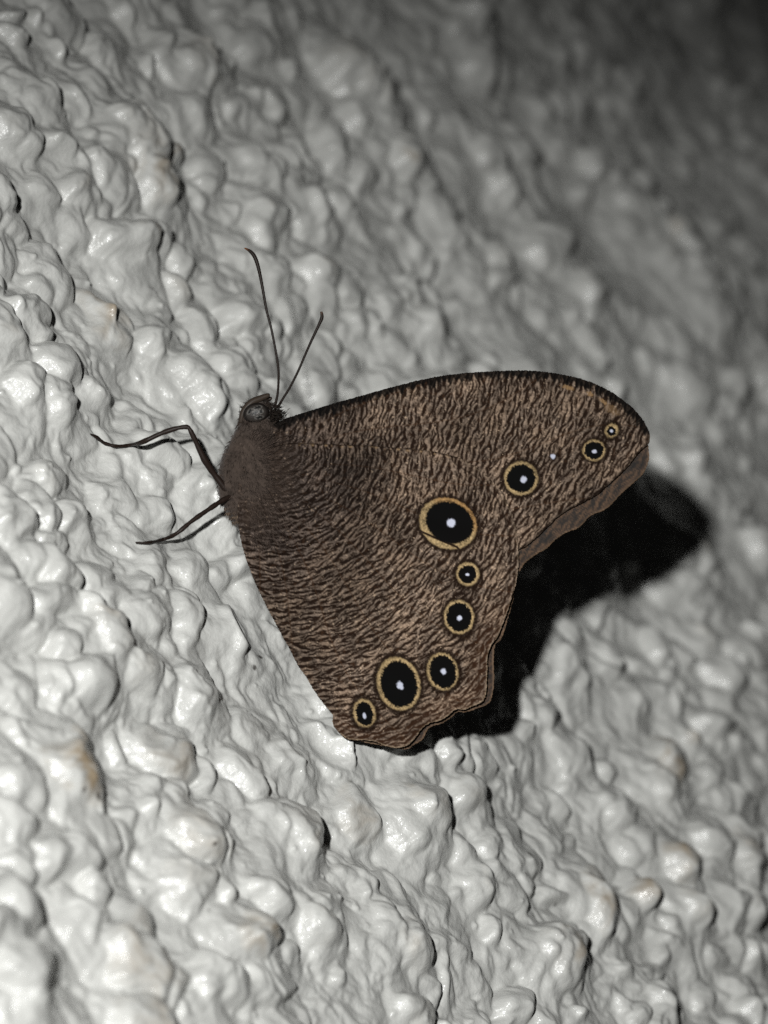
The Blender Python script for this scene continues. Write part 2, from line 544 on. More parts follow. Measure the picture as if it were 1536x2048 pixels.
# ------------------------------------------------------------------ butterfly
fly = bpy.data.objects.new('butterfly', None)
COL.objects.link(fly)
FOOT_A = (181, 868)
FOOT_B = (271, 1085)
fly_base = W(P(300, 1000, 0)) 
fa = np.append((P(*FOOT_A)[:2]), 0)
za, zb = wall_z(*FOOT_A), wall_z(*FOOT_B)


def at_px(px, py, z):
    """point at depth z seen at this photo pixel"""
    return P(px, py)[:] * ((D - z) / D) * np.array((1, 1, 0)) + np.array((0, 0, z))


base = 0.5 * (W(at_px(*FOOT_A, za)) + W(at_px(*FOOT_B, zb)))
fly.location = Vector(base)
fly['label'] = 'brown butterfly with closed striated wings and black yellow-ringed eyespots clinging to white plaster'
fly['category'] = 'butterfly'


def part(name, co_mm, quads, mat, parent, cols=None, tris=None, label=None):
    co = W(co_mm) - base
    o = link(name, mesh_arrays(name, co, quads, cols, tris=tris), mat, parent)
    if label:
        o['label'] = label
    return o


# --- striation of the wings: line integral convolution of noise along a direction field
X0, Y0, X1, Y1 = 420, 720, 1320, 1520
GW, GH = X1 - X0, Y1 - Y0
gy, gx = np.mgrid[Y0:Y1, X0:X1].astype(float)


def blur(a, s):
    fy = np.fft.fftfreq(a.shape[0])[:, None]
    fx = np.fft.fftfreq(a.shape[1])[None]
    return np.real(np.fft.ifft2(np.fft.fft2(a) * np.exp(-2 * math.pi ** 2 * s * s * (fx * fx + fy * fy))))


def bil(a, x, y):
    x = np.clip(x - X0, 0, GW - 1.001); y = np.clip(y - Y0, 0, GH - 1.001)
    xi = x.astype(int); yi = y.astype(int)
    fx = x - xi; fy = y - yi
    return (a[yi, xi] * (1 - fx) + a[yi, xi + 1] * fx) * (1 - fy) + (a[yi + 1, xi] * (1 - fx) + a[yi + 1, xi + 1] * fx) * fy


def lic(ang, seed, steps=11, h=1.3, sig=1.1):
    r = np.random.RandomState(seed)
    src = blur(r.randn(GH, GW), sig)
    src -= blur(src, 5.0)
    acc = src.copy()
    cx, cy = np.cos(ang), np.sin(ang)
    for sg in (-1, 1):
        x, y = gx.copy(), gy.copy()
        for k in range(steps):
            c, s = bil(cx, x, y), bil(cy, x, y)
            x += sg * h * c; y += sg * h * s
            acc += bil(src, x, y) * (1 - (k / steps) ** 2)
    acc -= blur(acc, 9.0)
    sd = np.sqrt(blur(acc * acc, 25.0)) + 1e-9
    return acc / sd


wob = 0.4 * noise(gx / 26, gy / 26, 50) + 0.7 * noise(gx / 10, gy / 10, 51)
lean = np.radians(np.clip(9 + (gx - 650) * 0.02 + (gy - 800) * 0.075, 4, 45))
ang_f = np.arctan2(-np.cos(lean), np.sin(lean)) + wob        # image coords, y down
dx, dy = gx - 540, gy - 868
ang_h = np.arctan2(-dx, dy) + wob
LF = lic(ang_f, 3, steps=9)
LH = lic(ang_h, 4, steps=9)
FINE = blur(np.random.RandomState(9).randn(GH, GW), 0.8); FINE /= FINE.std()
PATCH = noise(gx / 60, gy / 60, 60)

LIGHT_SC = srgb(130, 112, 97)
LIGHT_GREY = srgb(108, 96, 91)
DARK_SC = srgb(34, 21, 13)
MID_SC = srgb(74, 50, 32)
BLACK = srgb(6, 5, 5)
YELLOW = srgb(168, 144, 105)
LILAC = srgb(196, 199, 216)


# eyespots: ring centre, ring semi-axes, black centre, black semi-axes, tilt (deg, image), white centre, white semi-axes
SPOTS_F = [
    ((1223, 861), (15, 17), (1223, 862), (9, 8.5), 40, (1223, 862), (4.5, 4)),
    ((1188, 901), (25, 23), (1188, 901), (18, 16.5), 0, (1189, 903), (6, 5)),
    ((1042, 957), (36, 36), (1042, 957), (27, 26), 0, (1047, 959), (8, 9)),
    ((1106, 913), (11, 11), (1106, 913), (0.1, 0.1), 0, (1106, 913), (6.5, 6.5)),
]
SPOTS_H = [
    ((896, 1047), (61, 52), (899, 1045), (47, 38), 25, (902, 1046), (12, 11)),
    ((935, 1148), (25, 25.5), (935, 1148), (17, 17), 0, (935, 1149), (5, 3.5)),
    ((918, 1234), (32, 36), (918, 1234), (24, 27), -8, (919, 1236), (6.5, 7)),
    ((885, 1343), (33, 40), (886, 1343), (25, 31.5), -14, (887, 1343), (7, 8)),
    ((797, 1367), (45, 56), (798, 1368), (34, 44), -14, (800, 1371), (8, 12)),
    ((729, 1426), (24.5, 31), (729, 1427), (16, 23), -12, (729, 1431), (4.5, 8)),
]


def rho(x, y, c, ax, tilt):
    t = math.radians(tilt)
    dx, dy = x - c[0], y - c[1]
    return np.hypot((dx * math.cos(t) + dy * math.sin(t)) / ax[0], (-dx * math.sin(t) + dy * math.cos(t)) / ax[1])


def wing_colour(x, y, hind):
    # cells between the veins: the streaks break at each vein
    a = np.arctan2(y - 930, x - 500) + 0.05 * np.sin(np.hypot(x - 500, y - 930) / 90)
    fr = a * (15.0 / math.pi) + 40.3 + (0.5 if hind else 0.0)
    cid = np.floor(fr).astype(int)
    rr0 = np.hypot(x - 500, y - 930)
    sh = ((cid * 37) % 19 - 9) * 1.6 * sstep(90, 200, rr0)
    L = bil(LH if hind else LF, x + sh, y - 0.7 * sh)
    vein = sstep(1.9, 0.5, np.minimum(fr - cid, 1 - fr + cid) * rr0 * math.pi / 15.0) * sstep(110, 220, rr0)
    fine = bil(FINE, x, y)
    pat = bil(PATCH, x, y)
    # share of pale scales grows outwards; darker, greyer near the body
    rad = np.hypot(x - 500, y - 950)
    basal = sstep(330, 90, rad)
    f = sstep(-0.95, 1.2, L + 0.22 * fine + 0.3 * pat - 0.06)
    pale = LIGHT_SC[None] * (1 - basal[:, None] * 0.75) + LIGHT_GREY[None] * (basal[:, None] * 0.62)
    warm = sstep(-0.5, 0.9, pat + 0.5 * bil(noise(gx / 22, gy / 22, 61), x, y))
    pale = pale * (1 + 0.22 * (warm[:, None] - 0.5) * np.array((1.0, 0.8, 0.5)))
    pale *= (1 + 0.16 * fine)[:, None]
    dark = DARK_SC[None] * (1 - 0.2 * basal[:, None])
    mid = sstep(0.15, 0.75, bil(noise(gx / 9, gy / 9, 62), x, y))[:, None] * 0.35
    dark = dark * (1 - mid) + MID_SC * mid
    pale *= np.clip(1 + 0.4 * bil(noise(gx / 8, gy / 8, 67), x, y) + 0.3 * bil(noise(gx / 17, gy / 17, 68), x, y), .5, 1.7)[:, None]
    glint = sstep(1.9, 2.6, fine + 0.4 * L)[:, None]  # sparkle of single scales painted into the colour as pale flecks
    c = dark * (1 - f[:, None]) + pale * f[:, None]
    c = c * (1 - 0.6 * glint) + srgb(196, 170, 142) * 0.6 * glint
    c = c * (1 - 0.45 * vein[:, None]) + MID_SC * 0.45 * vein[:, None]
    big = bil(noise(gx / 110, gy / 110, 72), x, y)
    c = c * np.clip(1 + 0.35 * big + 0.2 * pat, .6, 1.5)[:, None]
    root = sstep(1.25, 0.55, rho(x, y, (500, 930), (98, 135), 0) + 0.12 * fine + 0.2 * pat)[:, None]
    rc = srgb(84, 70, 61)[None] * np.clip(0.85 + 0.2 * fine + 0.4 * bil(noise(gx / 14, gy / 14, 69), x, y), .3, 2)[:, None]
    c = c * (1 - 0.75 * root) + rc * 0.75 * root
    relief = f
    if not hind:
        # costal edge: black with pale dots
        costa = np.array([(560, 842), (600, 828), (650, 812), (720, 792), (800, 770), (880, 752), (960, 744), (1040, 741), (1100, 745),
                          (1160, 757), (1210, 777), (1250, 803), (1280, 832), (1297, 860)], float)
        d = dist_poly(costa, x, y, False)
        n = bil(noise(gx / 8, gy / 40, 63), x, y)
        k = sstep(17, 9, d + 13 * n)[:, None]
        c = c * (1 - 0.92 * k) + BLACK * 0.92 * k
        # pale ochre fleck under the costa near the tip
        for fx, fy, ra, rb, tl in ((1136, 775, 13, 5, 15), (1180, 788, 9, 4, 20), (1206, 803, 12, 4, 35), (1222, 818, 18, 9, 40)):
            k = sstep(1.15, 0.6, rho(x, y, (fx, fy), (ra, rb), tl) + 0.2 * fine)[:, None] * (0.8 if ra < 15 else 0.35)
            c = c * (1 - k) + srgb(150, 120, 86) * k
        out = np.array([(1300, 876), (1295, 890), (1280, 903), (1258, 930), (1237, 952), (1216, 970), (1192, 991), (1160, 1008),
                        (1125, 1027), (1097, 1052), (1069, 1079), (1040, 1098)], float)
        d = dist_poly(out, x, y, False)
        k = sstep(7, 1, d)[:, None]
        c = c * (1 - 0.75 * k) + DARK_SC * 0.4 * 0.75 * k
        k = sstep(2.5, 0, np.abs(d - 26 + 3 * pat))[:, None] * 0.45
        c = c * (1 - k) + DARK_SC * k
        spots = SPOTS_F
    else:
        out = np.array([(920, 917), (965, 945), (1003, 985), (1024, 1030), (1034, 1075), (1037, 1120), (1033, 1160), (1023, 1195), (1014, 1225), (1004, 1252),
                        (994, 1275), (982, 1290), (975, 1315), (974, 1350), (972, 1385), (966, 1402), (945, 1412), (928, 1419), (912, 1418),
                        (896, 1431), (878, 1441), (857, 1447), (842, 1459), (832, 1474), (815, 1490), (795, 1495), (769, 1491),
                        (748, 1482), (720, 1480), (696, 1478), (681, 1468)], float)
        d = dist_poly(out, x, y, False)
        k = sstep(3.2, 0.5, np.abs(d - 15 + 2.5 * pat))[:, None] * 0.7
        c = c * (1 - k) + DARK_SC * 0.7 * k
        k = (sstep(10, 6, d) * sstep(2.6, 4.5, d))[:, None] * 0.3
        c = c * (1 - k) + DARK_SC * k
        low = sstep(1200, 1330, y)
        k = (sstep(3.4, 1.0, d) * (0.25 + 0.55 * low) * np.clip(0.7 + 0.4 * fine, 0, 1))[:, None]
        c = c * (1 - k) + srgb(150, 132, 110) * k
        # costal edge of the hindwing: a dotted pale line with a dark one above
        cst = np.array([(540, 896), (580, 887), (660, 889), (760, 893), (860, 902), (920, 917)], float)
        d = dist_poly(cst, x, y, False)
        n = bil(noise(gx / 9, gy / 9, 64), x, y)
        k = (sstep(6.5, 3, d) * sstep(0.0, 0.5, n) * sstep(560, 640, x))[:, None] * 0.7
        c = c * (1 - k) + srgb(176, 146, 112) * k
        k = sstep(2.2, 0.8, d)[:, None] * 0.7
        c = c * (1 - k) + DARK_SC * 0.6 * k
        # reddish brown towards the outer lower edge
        k = (sstep(60, 15, dist_poly(out, x, y, False)) * sstep(1150, 1300, y) * 0.15 * (1 - 0.5 * f))[:, None]
        c = c * (1 - k) + srgb(104, 66, 42) * k
        spots = SPOTS_H
    jit = 0.075 * fine + 0.07 * bil(noise(gx / 7, gy / 7, 65), x, y)
    for rc, ra, bc, ba, tl, wc_, wa in spots:
        r = rho(x, y, rc, ra, tl) + jit * 12 / ra[0]
        px_r = min(ra)
        halo = (sstep(1 + 10 / px_r, 1 + 2 / px_r, r) * (0.92 if ba[0] > 1 else 0.15))[:, None]
        c = c * (1 - halo) + DARK_SC * 0.75 * halo
        ring = sstep(1 - 0.3 / px_r, 1 - 3.8 / px_r, r)[:, None]
        yl = YELLOW[None] * np.clip(0.88 + 0.22 * fine[:, None] + 0.2 * pat[:, None] + 0.25 * bil(noise(gx / 12, gy / 12, 73), x, y)[:, None], .4, 1.4)
        if ba[0] < 1:   # the lone pale dot
            yl = DARK_SC[None] * 1.8 + 0 * yl
            ring = ring * 0.2
        if ra[0] > 60:
            # the big spot: veins cut its ring, and its upper outer arc is more orange
            seg = dist_poly(np.array([(838, 1061), (880, 1080), (914, 1094), (922, 1104)], float), x, y, False)
            seg2 = dist_poly(np.array([(846, 1020), (880, 1003), (900, 1001), (935, 1022), (962, 1040)], float), x, y, False)
            org = sstep(0.1, 0.6, ((x - 896) * 0.6 - (y - 1047) * 0.8) / 55 )[:, None] * 0.65
            yl = yl * (1 - org) + srgb(164, 120, 70) * org * (0.9 + 0.14 * fine[:, None])
            cut = np.maximum(sstep(3.2, 1.2, seg), 0.45 * sstep(3, 1, seg2))[:, None]
            yl = yl * (1 - cut) + DARK_SC * cut
        c = c * (1 - ring) + yl * ring
        rb = rho(x, y, bc, ba, tl) + jit * 11 / max(ba[0], 8)
        blk = sstep(1.12, 1.01, rb)[:, None]
        c = c * (1 - blk) + BLACK * blk
        rw = rho(x, y, wc_, (wa[0] * .88, wa[1] * .88), tl) + 0.16 * bil(noise(gx / 6, gy / 6, 66), x, y) + 0.06 * fine
        wh = sstep(1.05, 0.6, rw)[:, None]
        c = c * (1 - wh) + LILAC * wh
        flat = sstep(1.15, 1.0, r)
        relief = relief * (1 - flat) + 0.6 * flat
    tone = 0.57 - 0.2 * sstep(420, 120, np.hypot(x - 520, y - 960)) + 0.12 * sstep(300, 60, np.hypot(x - 930, y - 1200))  # wing's own tone: darker near the body, paler on the outer hindwing
    return np.clip(c * tone[:, None], 0.001, 1), relief


def bulge(x, y):
    return 1.75 * np.exp(-(((x - 490) / 105) ** 2 + ((y - 945) / 190) ** 2))


def fold(x, y):
    # soft corrugation along the veins, which run out from the wing base
    a = np.arctan2(y - 930, x - 500)
    r = np.hypot(x - 500, y - 930)
    return 0.16 * np.sin(a * 30.0) * sstep(100, 420, r)


def wing(name, poly, step, zfun, mat, hind=False, patterned=True, thick=0.09, spots=(), tag=None):
    lo = poly.min(0) - step; hi = poly.max(0) + step
    xs = np.arange(lo[0], hi[0] + step, step); ys = np.arange(lo[1], hi[1] + step, step)
    gx_, gy_ = np.meshgrid(xs, ys)
    ins = inside(poly, gx_, gy_)
    cellin = ins[:-1, :-1].astype(int) + ins[:-1, 1:] + ins[1:, :-1] + ins[1:, 1:] >= 2
    ny, nx = gx_.shape
    ids = np.arange(ny * nx).reshape(ny, nx)
    q = np.stack([ids[:-1, :-1], ids[1:, :-1], ids[1:, 1:], ids[:-1, 1:]], -1)[cellin]
    used = np.unique(q)
    remap = np.full(ny * nx, -1); remap[used] = np.arange(len(used))
    q = remap[q]
    x = gx_.ravel()[used].copy(); y = gy_.ravel()[used].copy()
    # directed boundary edges
    e = np.concatenate([q[:, [0, 1]], q[:, [1, 2]], q[:, [2, 3]], q[:, [3, 0]]])
    key = e[:, 0].astype(np.int64) * len(used) + e[:, 1]
    rev = e[:, 1].astype(np.int64) * len(used) + e[:, 0]
    bd = e[~np.isin(key, rev)]
    bv = np.unique(bd)
    # pull the rim onto the outline
    pd = poly
    for i in range(0, len(bv), 400):
        k = bv[i:i + 400]
        dsq = (x[k][:, None] - pd[None, :, 0]) ** 2 + (y[k][:, None] - pd[None, :, 1]) ** 2
        j = dsq.argmin(1)
        best = np.full(len(k), 1e9); bx = x[k].copy(); by = y[k].copy()
        for s in (-1, 0):
            a = pd[(j + s) % len(pd)]; b_ = pd[(j + s + 1) % len(pd)]
            ee = b_ - a
            t = np.clip(((x[k] - a[:, 0]) * ee[:, 0] + (y[k] - a[:, 1]) * ee[:, 1]) / np.maximum((ee ** 2).sum(1), 1e-9), 0, 1)
            qx = a[:, 0] + t * ee[:, 0]; qy = a[:, 1] + t * ee[:, 1]
            dd_ = (qx - x[k]) ** 2 + (qy - y[k]) ** 2
            m = dd_ < best
            best[m] = dd_[m]; bx[m] = qx[m]; by[m] = qy[m]
        x[k] = bx + RS.uniform(-0.9, 0.9, len(k)); y[k] = by + RS.uniform(-0.9, 0.9, len(k))
    z = zfun(x, y)
    if patterned:
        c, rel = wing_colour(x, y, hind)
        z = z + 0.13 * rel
    else:
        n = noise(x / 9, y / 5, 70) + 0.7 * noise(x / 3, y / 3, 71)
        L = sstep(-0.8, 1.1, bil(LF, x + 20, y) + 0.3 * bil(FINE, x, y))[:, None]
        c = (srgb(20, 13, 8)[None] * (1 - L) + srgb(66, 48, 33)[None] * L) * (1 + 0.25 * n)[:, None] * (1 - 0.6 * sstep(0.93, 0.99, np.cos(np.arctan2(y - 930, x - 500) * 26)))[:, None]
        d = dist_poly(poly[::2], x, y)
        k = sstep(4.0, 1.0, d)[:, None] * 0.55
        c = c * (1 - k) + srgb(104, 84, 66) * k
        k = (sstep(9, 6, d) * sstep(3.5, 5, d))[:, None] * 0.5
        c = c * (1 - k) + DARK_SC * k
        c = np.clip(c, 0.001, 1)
    front = np.stack([(x - 768) * PX, (1024 - y) * PX, z], -1)
    # keep each point on its own line of sight only to first order: the wing is a flat sheet
    back = front - np.array((0, 0, thick))
    n = len(x)
    cx = x[q].mean(1); cy = y[q].mean(1)
    owner = np.full(len(q), -1)
    for si, s in enumerate(spots):
        m = rho(cx, cy, s[0], s[1], s[4]) < 1 + 4.0 / min(s[1])
        owner[m & (owner < 0)] = si
    rim = np.stack([bd[:, 1], bd[:, 0], bd[:, 0] + n, bd[:, 1] + n], -1)
    body_q = np.concatenate([q[owner < 0], (q + n)[:, ::-1], rim])
    co = np.concatenate([front, back])
    cc = np.concatenate([c, c * 0.8])
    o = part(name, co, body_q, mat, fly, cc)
    if tag:
        o['label'] = tag
    for si, s in enumerate(spots):
        qq = q[owner == si]
        us = np.unique(qq)
        rm = np.full(n, -1); rm[us] = np.arange(len(us))
        part('eyespot', front[us], rm[qq], mat, o, c[us])
    return o


scale_mat = tint_material('wing_scales', rough=0.75, spec=0.04, bump=0.000012, scale=9000, sheen=0.0, var=0.12)
under_mat = tint_material('far_wing_scales', rough=0.7, spec=0.2, bump=0.00001, scale=7000, var=0.15)

wing('hindwing', HIND, 1.5, lambda x, y: 0.30 + bulge(x, y) + fold(x, y) * 0.6, scale_mat, True, True, spots=SPOTS_H,
     tag='near hindwing with a row of six eyespots and scalloped edge')
wing('forewing', FORE, 1.5, lambda x, y: 0.0 + 0.95 * bulge(x, y) + fold(x, y) * 0.5, scale_mat, False, True, spots=SPOTS_F,
     tag='near forewing with dark leading edge and eyespots near the tip')
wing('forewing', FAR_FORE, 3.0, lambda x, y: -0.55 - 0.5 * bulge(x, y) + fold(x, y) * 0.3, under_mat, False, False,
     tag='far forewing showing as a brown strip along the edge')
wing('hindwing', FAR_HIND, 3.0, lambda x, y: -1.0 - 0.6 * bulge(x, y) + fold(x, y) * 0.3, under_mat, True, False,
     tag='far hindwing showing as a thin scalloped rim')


# --- body: one lofted surface, head to abdomen
def tube_mesh(pts, rad, seg=10, flat=None, cap=True):
    """pts (n,3) mm, rad (n,) or (n,2); rings perpendicular to the path"""
    pts = np.array(pts, float)
    n = len(pts)
    rad = np.array(rad, float)
    if rad.ndim == 1:
        rad = np.stack([rad, rad], -1)
    tan = np.gradient(pts, axis=0)
    tan /= np.linalg.norm(tan, axis=1)[:, None]
    co = []
    for i in range(n):
        zax = np.array((0, 0, 1.0))
        s = np.cross(tan[i], zax)
        if np.linalg.norm(s) < 1e-3:
            s = np.array((1.0, 0, 0))
        s /= np.linalg.norm(s)
        w = np.cross(s, tan[i])
        for k in range(seg):
            a = 2 * math.pi * k / seg
            co.append(pts[i] + s * rad[i, 0] * math.cos(a) + w * rad[i, 1] * math.sin(a))
    q = []
    for i in range(n - 1):
        for k in range(seg):
            k2 = (k + 1) % seg
            q.append((i * seg + k, i * seg + k2, (i + 1) * seg + k2, (i + 1) * seg + k))
    co.append(pts[0]); co.append(pts[-1])
    t = []
    for k in range(seg):
        k2 = (k + 1) % seg
        t.append((len(co) - 2, k2, k))
        t.append((len(co) - 1, (n - 1) * seg + k, (n - 1) * seg + k2))
    return np.array(co), np.array(q), np.array(t)


def resample(pts, vals, n):
    """smooth (Catmull-Rom) resampling of a path and the values along it"""
    pts = np.array(pts, float); vals = np.array(vals, float)
    if vals.ndim == 1:
        vals = vals[:, None]
    A = np.concatenate([pts, vals], 1)
    m = len(A)
    out = []
    for f in np.linspace(0, m - 1, n):
        i = min(int(f), m - 2); t = f - i
        p0, p1, p2, p3 = A[max(i - 1, 0)], A[i], A[i + 1], A[min(i + 2, m - 1)]
        out.append(0.5 * ((2 * p1) + (-p0 + p2) * t + (2 * p0 - 5 * p1 + 4 * p2 - p3) * t * t + (-p0 + 3 * p1 - 3 * p2 + p3) * t ** 3))
    out = np.array(out)
    v = out[:, 3:]
    return out[:, :3], (v[:, 0] if v.shape[1] == 1 else v)


spine = [P(540, 806, .2), P(528, 815, .2), P(516, 830, .2), (P(514, 850, .2)), P(512, 872, .2), P(506, 905, .2), P(500, 945, .2),
         P(500, 985, .1), P(508, 1025, 0), P(520, 1070, -.2), P(540, 1130, -.3), P(566, 1195, -.35), P(592, 1255, -.35), P(606, 1290, -.35)]
srad = [(.2, .2), (.95, .8), (1.75, 1.25), (1.9, 1.35), (2.2, 1.6), (2.75, 1.9), (3.15, 2.05), (3.15, 2.0), (2.5, 1.6),
        (1.6, 1.0), (1.3, .75), (1.1, .6), (.8, .5), (.15, .15)]
pp, rr2 = resample(spine, srad, 60)
co, q, t = tube_mesh(pp, np.maximum(rr2, .05), 40)
n_ = noise(co[:, 0] * 2.2, co[:, 1] * 2.2, 80)
nn2 = noise(co[:, 0] * 7, co[:, 1] * 7 + co[:, 2] * 5, 81)
ctr = np.repeat(pp, 40, 0)
ctr = np.concatenate([ctr, pp[:1], pp[-1:]])
co = ctr + (co - ctr) * (1 + 0.05 * n_ + 0.03 * nn2)[:, None]
bc_ = srgb(50, 42, 37)[None] * (1 + 0.4 * n_ + 0.45 * nn2)[:, None]
hd = sstep(7.0, 9.0, co[:, 1])[:, None]          # head is darker
bc_ = bc_ * (1 - 0.65 * hd) + srgb(44, 38, 34) * 0.65 * hd
fur_mat = tint_material('body_scales', rough=0.85, spec=0.1, bump=0.00005, scale=4000, sheen=0.15, var=0.3)
body = part('body', co, q, fur_mat, fly, np.clip(bc_, .002, 1), tris=t)


# hair: many fine tapered strands over thorax and wing roots
def hair_mesh(roots, dirs, lens, r0, cols):
    co, tr, cc = [], [], []
    n = len(roots)
    dirs = dirs / np.linalg.norm(dirs, axis=1)[:, None]
    side = np.cross(dirs, RS.randn(n, 3)); side /= np.linalg.norm(side, axis=1)[:, None]
    up_ = np.cross(dirs, side)
    sag = np.array((0.25, -0.5, 0))
    mid = roots + dirs * lens[:, None] * .55
    tipp = roots + (dirs + 0.25 * sag + 0.25 * RS.randn(n, 3)) * lens[:, None]
    A = []
    for k in range(3):
        a = 2 * math.pi * k / 3
        A.append(roots + (side * math.cos(a) + up_ * math.sin(a)) * r0)
    for k in range(3):
        a = 2 * math.pi * k / 3
        A.append(mid + (side * math.cos(a) + up_ * math.sin(a)) * r0 * .7)
    A.append(tipp)
    A = np.stack(A, 1)                                  # n,7,3
    o = np.arange(n)[:, None] * 7
    qd = np.concatenate([o + np.array([[k, (k + 1) % 3, 3 + (k + 1) % 3, 3 + k]]) for k in range(3)])
    td = np.concatenate([o + np.array([[3 + k, 3 + (k + 1) % 3, 6]]) for k in range(3)])
    return A.reshape(-1, 3), qd, td, np.repeat(cols, 7, 0)


fi = RS.uniform(11, 38, 7000)
i0 = fi.astype(int)
cen = pp[i0]; rd = rr2[i0]
th = RS.uniform(-0.35, math.pi + 0.35, 7000)
tan = np.gradient(pp, axis=0); tan /= np.linalg.norm(tan, axis=1)[:, None]
s_ = np.cross(tan[i0], np.array((0, 0, 1.0))); s_ /= np.linalg.norm(s_, axis=1)[:, None]
w_ = np.cross(s_, tan[i0])
nrm = s_ * np.cos(th)[:, None] + w_ * np.sin(th)[:, None]
roots = cen + s_ * (rd[:, 0] * np.cos(th))[:, None] * .98 + w_ * (rd[:, 1] * np.sin(th))[:, None] * .98
hd_ = nrm * 0.35 + tan[i0] * 1.0 + np.array((0.35, 0, 0)) + 0.35 * RS.randn(7000, 3)
hl = RS.uniform(.15, .6, 7000)
tanw = (sstep(1000, 1040, 1024 - roots[:, 1] / PX) * 0.5)[:, None]
mott = np.clip(1 + 0.7 * noise(roots[:, 0] * 1.1, roots[:, 1] * 1.1, 82) + 0.4 * noise(roots[:, 0] * 3, roots[:, 1] * 3, 83), .35, 1.8)[:, None]
hc = (srgb(57, 49, 44)[None] * (1 - tanw) + srgb(102, 87, 72)[None] * tanw) * RS.uniform(.35, 1.6, (7000, 1)) * mott
A, qd, td, cc = hair_mesh(roots, hd_, hl, .028, np.clip(hc, .002, 1))
hair_mat = tint_material('hair', rough=0.8, spec=0.06, var=0.1)
# thinner, longer hair over the wing roots, lying along the wings
n2_ = 1100
hx = 500 + np.abs(RS.randn(n2_)) * 42; hy = RS.uniform(870, 1090, n2_)
hz = 0.34 + bulge(hx, hy)
rt = np.stack([(hx - 768) * PX, (1024 - hy) * PX, hz], -1)
out_ = np.stack([hx - 470, -(hy - 930), 0 * hx], -1); out_ /= np.linalg.norm(out_, axis=1)[:, None]
A2, q2, t2, c2 = hair_mesh(rt, out_ + np.array((0, 0, .12)) + .2 * RS.randn(n2_, 3) * np.array((1, 1, .3)), RS.uniform(.5, 1.4, n2_), .022,
                           np.clip(srgb(60, 51, 46)[None] * RS.uniform(.4, 1.5, (n2_, 1)), .002, 1))
q2 = q2 + len(A); t2 = t2 + len(A)
A = np.concatenate([A, A2]); qd = np.concatenate([qd, q2]); td = np.concatenate([td, t2]); cc = np.concatenate([cc, c2])
hair = part('thorax_hair', A, qd, hair_mat, body, cc, tris=td)
hair['kind'] = 'stuff'

# tuft and scales on the head
nh = 900
fi = RS.uniform(1, 11, nh); i0 = fi.astype(int)
th = RS.uniform(0, 2 * math.pi, nh)
nrm = s2 = np.cross(tan[i0], np.array((0, 0, 1.0))); s2 = s2 / np.linalg.norm(s2, axis=1)[:, None]
w2 = np.cross(s2, tan[i0])
nrm = s2 * np.cos(th)[:, None] + w2 * np.sin(th)[:, None]
roots = pp[i0] + s2 * (rr2[i0, 0] * np.cos(th))[:, None] * .97 + w2 * (rr2[i0, 1] * np.sin(th))[:, None] * .97
m = np.hypot(roots[:, 0] - P(513, 827)[0], roots[:, 1] - P(513, 827)[1]) > 1.25
m |= roots[:, 2] < 0.3
roots, nrm = roots[m], nrm[m]
hd_ = nrm * .8 + np.array((.25, .45, 0)) + .4 * RS.randn(len(roots), 3)
hc = srgb(40, 34, 30)[None] * RS.uniform(.4, 1.6, (len(roots), 1))
A, qd, td, cc = hair_mesh(roots, hd_, RS.uniform(.25, .7, len(roots)), .03, np.clip(hc, .002, 1))
# the dark tuft between antennae and wing
n3_ = 500
tr_ = P(550, 832, .3) + RS.randn(n3_, 3) * np.array((.45, .45, .5))
A2, q2, t2, c2 = hair_mesh(tr_, np.array((.6, .55, .1)) + .5 * RS.randn(n3_, 3), RS.uniform(.3, .8, n3_), .04,
                           np.clip(srgb(26, 22, 19)[None] * RS.uniform(.4, 1.8, (n3_, 1)), .002, 1))
q2 = q2 + len(A); t2 = t2 + len(A)
A = np.concatenate([A, A2]); qd = np.concatenate([qd, q2]); td = np.concatenate([td, t2]); cc = np.concatenate([cc, c2])
hh = part('head_hair', A, qd, hair_mat, body, cc, tris=td)
hh['kind'] = 'stuff'

# compound eye: flattened dome with pale-edged dark blotches
ec = P(513, 827, 1.25)
nu, nv = 48, 26
eco, ecol = [], []
for j in range(nv + 1):
    ph = math.pi * j / nv
    for i in range(nu):
        th_ = 2 * math.pi * i / nu
        eco.append((1.30 * math.sin(ph) * math.cos(th_), 1.02 * math.sin(ph) * math.sin(th_), 0.62 * math.cos(ph)))
eco = np.array(eco)
ca, sa = math.cos(math.radians(14)), math.sin(math.radians(14))
ex, ey = eco[:, 0], eco[:, 1]
er = np.hypot(ex / 1.3, ey / 1.02)
blob = np.minimum.reduce([rho(ex, ey, (-.08, .02), (.26, .17), 10), rho(ex, ey, (.52, .02), (.2, .18), 0), rho(ex, ey, (-.55, .3), (.3, .14), 40),
                          rho(ex, ey, (.3, .48), (.38, .14), 5), rho(ex, ey, (.2, -.5), (.36, .12), -5)])
g = sstep(1.5, 1.1, blob) * sstep(.85, 1.1, blob)
ecol = srgb(50, 46, 43)[None] * (1 - g[:, None]) + srgb(104, 101, 97) * g[:, None]
d_ = sstep(1.05, .85, blob)[:, None]
ecol = ecol * (1 - d_) + srgb(8, 7, 7) * d_
rimk = sstep(.72, .86, er)[:, None]
ecol = ecol * (1 - rimk) + srgb(30, 26, 24) * rimk
eco2 = np.stack([ex * ca - ey * sa, ex * sa + ey * ca, eco[:, 2]], -1) + ec
eq = []
for j in range(nv):
    for i in range(nu):
        eq.append((j * nu + i, (j + 1) * nu + i, (j + 1) * nu + (i + 1) % nu, j * nu + (i + 1) % nu))
eye_mat = tint_material('compound_eye', rough=0.4, spec=0.15, bump=0.00002, scale=14000, var=0.1)
part('eye', eco2, eq, eye_mat, body, np.clip(ecol * .6, .002, 1), label='patterned dark compound eye')

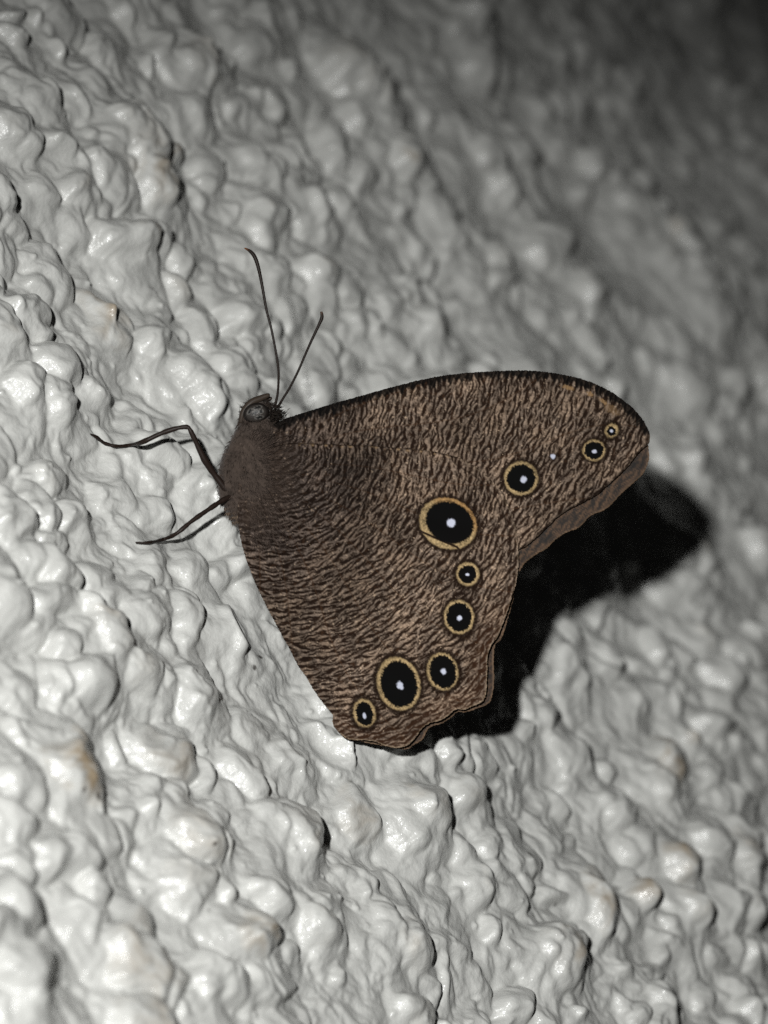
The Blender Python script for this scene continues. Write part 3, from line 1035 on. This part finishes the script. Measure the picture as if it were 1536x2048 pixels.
dark_mat = tint_material('dark_chitin', rough=0.5, spec=0.15, bump=0.00001, scale=6000, var=0.3)


def limb(name, pts, rad, parent, col, n=40, seg=10, tipcol=None, tipn=0, rings=0.0):
    p_, r_ = resample(pts, rad, n)
    if name == 'leg':
        r_ = r_ * 0.88 * (1 + 0.1 * np.sin(np.arange(n) * 0.9) + 0.06 * np.sin(np.arange(n) * 2.3))
    if rings:
        r_ = r_ * (1 + rings * np.cos(np.arange(n) * math.pi))
    co, q, t = tube_mesh(p_, r_, seg)
    c = np.repeat(np.array(col)[None], len(co), 0)
    if tipcol is not None:
        k = np.concatenate([np.repeat(sstep(n - tipn, n - 1, np.arange(n)), seg), [0, 1]])[:, None]
        c = c * (1 - k) + np.array(tipcol) * k
    return part(name, co, q, dark_mat, parent, c, tris=t)


# palps reaching forward over the face
limb('palp', [P(482, 846, .9), P(488, 824, 1.0), P(503, 806, .9), P(522, 797, .7), P(537, 791, .6), P(540, 790, .6)],
     [.22, .32, .36, .32, .22, .08], body, srgb(44, 37, 31), 30, 12)
limb('palp', [P(486, 846, -.5), P(494, 822, -.5), P(510, 805, -.5), P(528, 800, -.4), P(541, 797, -.3), P(544, 797, -.3)],
     [.22, .3, .34, .3, .2, .08], body, srgb(38, 31, 26), 30, 12)

# antennae, clubbed, brown at the tip
AC = srgb(24, 17, 13)
limb('antenna', [P(550, 814, .6), P(556, 787, .9), P(558, 754, 1.3), P(557, 733, 1.5), P(551, 696, 1.7), P(543, 656, 1.8), P(534, 621, 1.8),
                 P(525, 571, 1.7), P(518, 538, 1.5), P(511, 517, 1.4), P(502, 505, 1.3), P(490, 498, 1.2)],
     [.15, .12, .12, .12, .12, .12, .13, .15, .18, .2, .17, .06], fly, AC, 110, 8, srgb(96, 60, 34), 10, .07)
limb('antenna', [P(556, 814, -.2), P(565, 798, -.4), P(579, 775, -.7), P(595, 743, -1.1), P(609, 710, -1.4), P(622, 680, -1.7),
                 P(636, 650, -1.9), P(643, 633, -2.0), P(642, 621, -2.0)],
     [.15, .12, .12, .12, .12, .13, .15, .18, .12], fly, AC, 90, 8, srgb(60, 42, 30), 10, .07)

# legs: femur, tibia, tarsus down to the plaster
LC = srgb(28, 20, 16)


def wz(px, py, lift):
    return wall_z(px, py) + lift


def AP(px, py, z):
    return at_px(px, py, z)


limb('leg', [P(470, 1000, .9), AP(431, 952, 1.6), AP(408, 917, 2.4), AP(390, 880, 3.0), AP(379, 858, 3.3), AP(372, 854, 3.3), AP(352, 857, 3.3),
             AP(322, 867, 3.2), AP(285, 884, max(3.0, wz(285, 884, .35))), AP(262, 890, wz(262, 890, .3)), AP(246, 892, wz(246, 892, .3)), AP(230, 892, wz(230, 892, .3)),
             AP(218, 889, wz(218, 889, .28)), AP(207, 885, wz(207, 885, .26)), AP(193, 874, wz(193, 874, .22)), AP(181, 868, za + .1)],
     [.34, .38, .36, .3, .25, .25, .27, .28, .27, .21, .2, .19, .19, .19, .18, .08], fly, LC, 70, 10)
limb('leg', [P(480, 985, .8), AP(447, 1000, 1.9), AP(423, 1015, 2.8), AP(384, 1042, 3.9), AP(353, 1067, max(4.4, wz(353, 1067, .5))),
             AP(326, 1079, wz(326, 1079, .3)), AP(298, 1085, wz(298, 1085, .22)), AP(271, 1085, zb + .1)],
     [.3, .3, .28, .25, .24, .2, .18, .08], fly, LC, 60, 10)
